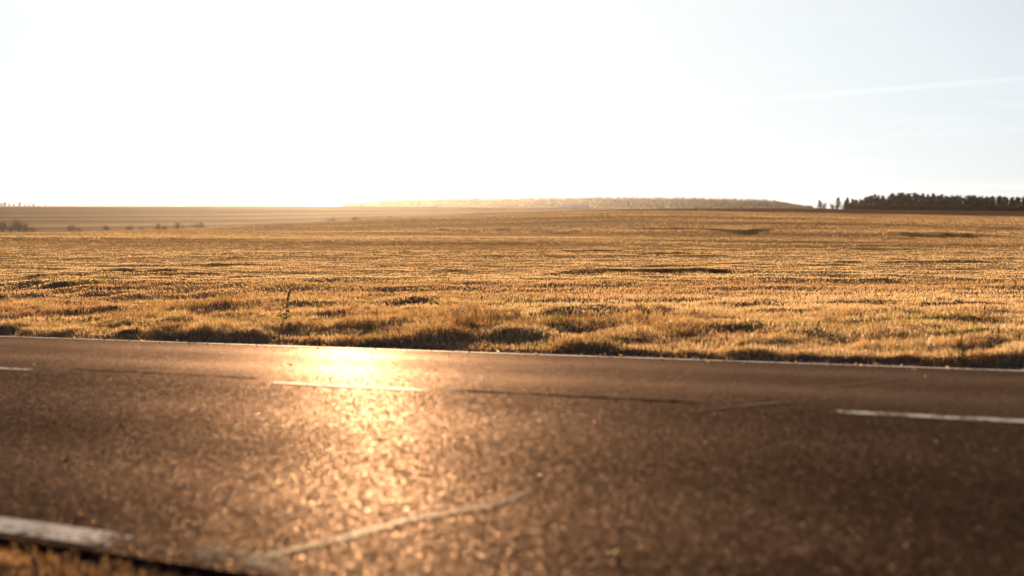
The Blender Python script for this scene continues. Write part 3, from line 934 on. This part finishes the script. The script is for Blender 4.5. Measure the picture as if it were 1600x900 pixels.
for k in range(90):
    px = 1322 + k * 3.9 + random.uniform(-2, 2); Y = random.uniform(900, 915)
    d_ = ray(px, 335); H = random.uniform(3.0, 5.0) + .6
    plant_tree("understorey_bush", 'shrub', k, px, Y, H, H * 1.5, "dark bush filling the foot of the right skyline wood", "bush", "bushes at the foot of the right skyline wood", sink=.9)

# shrubs along the valley on the left
shr = [(3, 347, 1.1, "dark round bush cut by the left picture edge in the valley"),
       (16, 350, 1.2, "low dark bush between two taller bushes in the left valley"),
       (29, 343, .9, "tallest dark bush of the left valley clump"),
       (40, 352, 1.2, "small bush at the right foot of the tallest valley bush"),
       (52, 355, 1.3, "low faint bush right of the dark clump in the left valley"),
       (111, 350.5, 1.0, "lone brown bush in the open valley left of centre"),
       (123, 356, 1.3, "low scrub just right of the lone brown valley bush"),
       (166, 352.5, 1.0, "round brown bush on the field edge midway along the valley"),
       (202, 351.5, .9, "pointed brown bush on the field edge of the valley"),
       (220, 355, 1.2, "tiny bush right of the pointed valley bush"),
       (245, 350, .8, "slim upright bush in the right group of valley bushes"),
       (256, 352, 1.1, "rounded bush beside the slim upright valley bush"),
       (276, 349, 1.0, "largest bush of the right group in the valley"),
       (289, 353, 1.1, "low bush at the right end of the valley group"),
       (308, 348.5, .7, "slim pale bush last but one along the valley"),
       (315, 348.5, .7, "slim pale bush farthest right along the valley")]
for k, (px, top, wf, lab) in enumerate(shr):
    Y = 640 if px < 140 else 560 + (315 - px) * .3
    H = tree_at_top(px, top, Y)
    plant_tree("valley_bush", 'shrub', k, px, Y, H * 1.12, H * wf * 1.3, lab, "bush", "bushes along the valley on the left")
for k, (px, top, lab) in enumerate([(519, 338.6, "faint hazy bush farthest left on the far field edge"), (556, 338.6, "faint hazy wide bush on the far field edge"), (609, 337.6, "faint hazy bush farthest right on the far field edge")]):
    Y = 640; H = tree_at_top(px, top, Y)
    plant_tree("hazy_bush", 'shrub', k, px, Y, H, H * 1.6, lab, "bush", "hazy bushes on the far field edge")

# small trees on the left hilltop
lt = []
for px, top in ((-6, 317), (2, 316.5), (8, 315.2), (15, 317), (22, 317.5), (31, 315.5), (40, 318), (46, 317.5), (53, 316.8), (61, 318.5), (72, 318)):
    lt.append((px, top, 'broadleaf', 1.4, "small hazy tree in the clump on the far left hilltop"))
for px, top in ((107, 318.5), (118, 318), (130, 316.5), (143, 316), (155, 316), (168, 316.5), (180, 317), (196, 319)):
    lt.append((px, top, 'bare', 1.0, "thin pale tree in the sparse row on the left hilltop"))
for px, top, lab in ((300, 318, "shortest bare tree left in the faint group on the hill crest"), (311, 316, "second faint bare tree on the hill crest"), (318, 315, "tall faint bare tree on the hill crest beside the sun glow"),
                     (332, 315, "faint bare tree in the middle of the hill crest group"), (342, 316.5, "short faint bare tree on the hill crest right of the middle one"), (351, 314.5, "farthest right faint bare tree on the hill crest")):
    lt.append((px, top, 'bare', .8, lab))
for k, (px, top, kind, wf, lab) in enumerate(lt):
    Y = 1500
    H = tree_at_top(px, top, Y)
    plant_tree("hilltop_tree", kind, k, px, Y, H, H * wf, lab, "tree", "trees on the left hilltop")

# far wooded hill: one mass of crowns
nT = 5200
px = RNG.uniform(535, 1270, nT); Y = RNG.uniform(2420, 3250, nT)
d0 = (px - 800) / F
X = d0 * Y
Z = ground_z(X, Y)
hgt = RNG.uniform(9, 15, nT) * (1 - .75 * sstep(1190, 1268, px)) * (1 - .6 * (1 - sstep(535, 620, px)))
per = 16
C = np.repeat(np.stack([X, Y, Z + hgt * .55], 1), per, 0) + RNG.normal(0, 1, (nT * per, 3)) * np.repeat(np.stack([hgt * .2, hgt * .2, hgt * .22], 1), per, 0)
FARLEAF = mat_leaf("far_wood_leaves", [(0, (.014, .011, .008)), (1, (.032, .024, .016))], trans=.12, gloss=.0)
lv, lf = leaf_quads(C, 1.4, RNG)
link("distant_woodland", make_mesh("distant_woodland", lv, [lf], {'tint': np.repeat(RNG.uniform(0, 1, nT * per), 4)}), FARLEAF, kind="stuff", label="hazy far wooded hill along the horizon")

# ------------------------------------------------------------------ far shed
def box(x0, x1, y0, y1, z0, z1):
    v = [(x, y, z) for z in (z0, z1) for y in (y0, y1) for x in (x0, x1)]
    f = [(0, 2, 3, 1), (4, 5, 7, 6), (0, 1, 5, 4), (2, 6, 7, 3), (0, 4, 6, 2), (1, 3, 7, 5)]
    return np.array(v, float), np.array(f)
shed_mat = mat_plain("pale_sheet_metal", (.42, .44, .47), .1, .3, .5)
bY = 1750.0
c0 = at_depth(897, 327, bY)
root = bpy.data.objects.new("farm_shed", None); COL.objects.link(root)
gz0 = float(ground_z(np.array([c0[0]]), np.array([bY]))[0])
root.location = (c0[0], bY, gz0 - .3)
root['label'] = "long pale farm shed in the haze below the wooded hill"; root['category'] = "shed"
wall_h = max(2.5, float(at_depth(897, 323, bY)[2]) - gz0)
v, f = box(-16, 16, -7, 7, 0, wall_h)
link("wall", make_mesh("wall", v, [f]), shed_mat, root)
rv = np.array([(-16.6, -7.6, wall_h), (16.6, -7.6, wall_h), (16.6, 0, wall_h + 2.2), (-16.6, 0, wall_h + 2.2), (-16.6, 7.6, wall_h), (16.6, 7.6, wall_h)], float)
link("roof", make_mesh("roof", rv, [np.array([(0, 1, 2, 3), (3, 2, 5, 4), (0, 4, 5, 1)]), np.array([(0, 3, 4), (1, 5, 2)])]), mat_plain("pale_roof", (.5, .52, .55), .1, .3, .5), root)
dv, df = box(-3, 3, -7.06, -7.005, 0.2, wall_h * .75)
link("door", make_mesh("door", dv, [df]), mat_plain("dark_shed_door", (.16, .16, .17), .1, .5), root)

# ------------------------------------------------------------------ haze
def haze():
    v, f = box(-6500, 6500, -6500, 6500, -30, 62)
    m = NT("haze")
    pv = m.n("ShaderNodeVolumePrincipled")
    pv.inputs['Color'].default_value = (1, .93, .88, 1)
    pv.inputs['Density'].default_value = 1.25e-5
    pv.inputs['Anisotropy'].default_value = 0.86
    m.l(pv.outputs[0], m.out.inputs['Volume'])
    link("haze", make_mesh("haze", v, [f]), m.mat, kind="stuff", label="thin golden morning haze over the land")
haze()
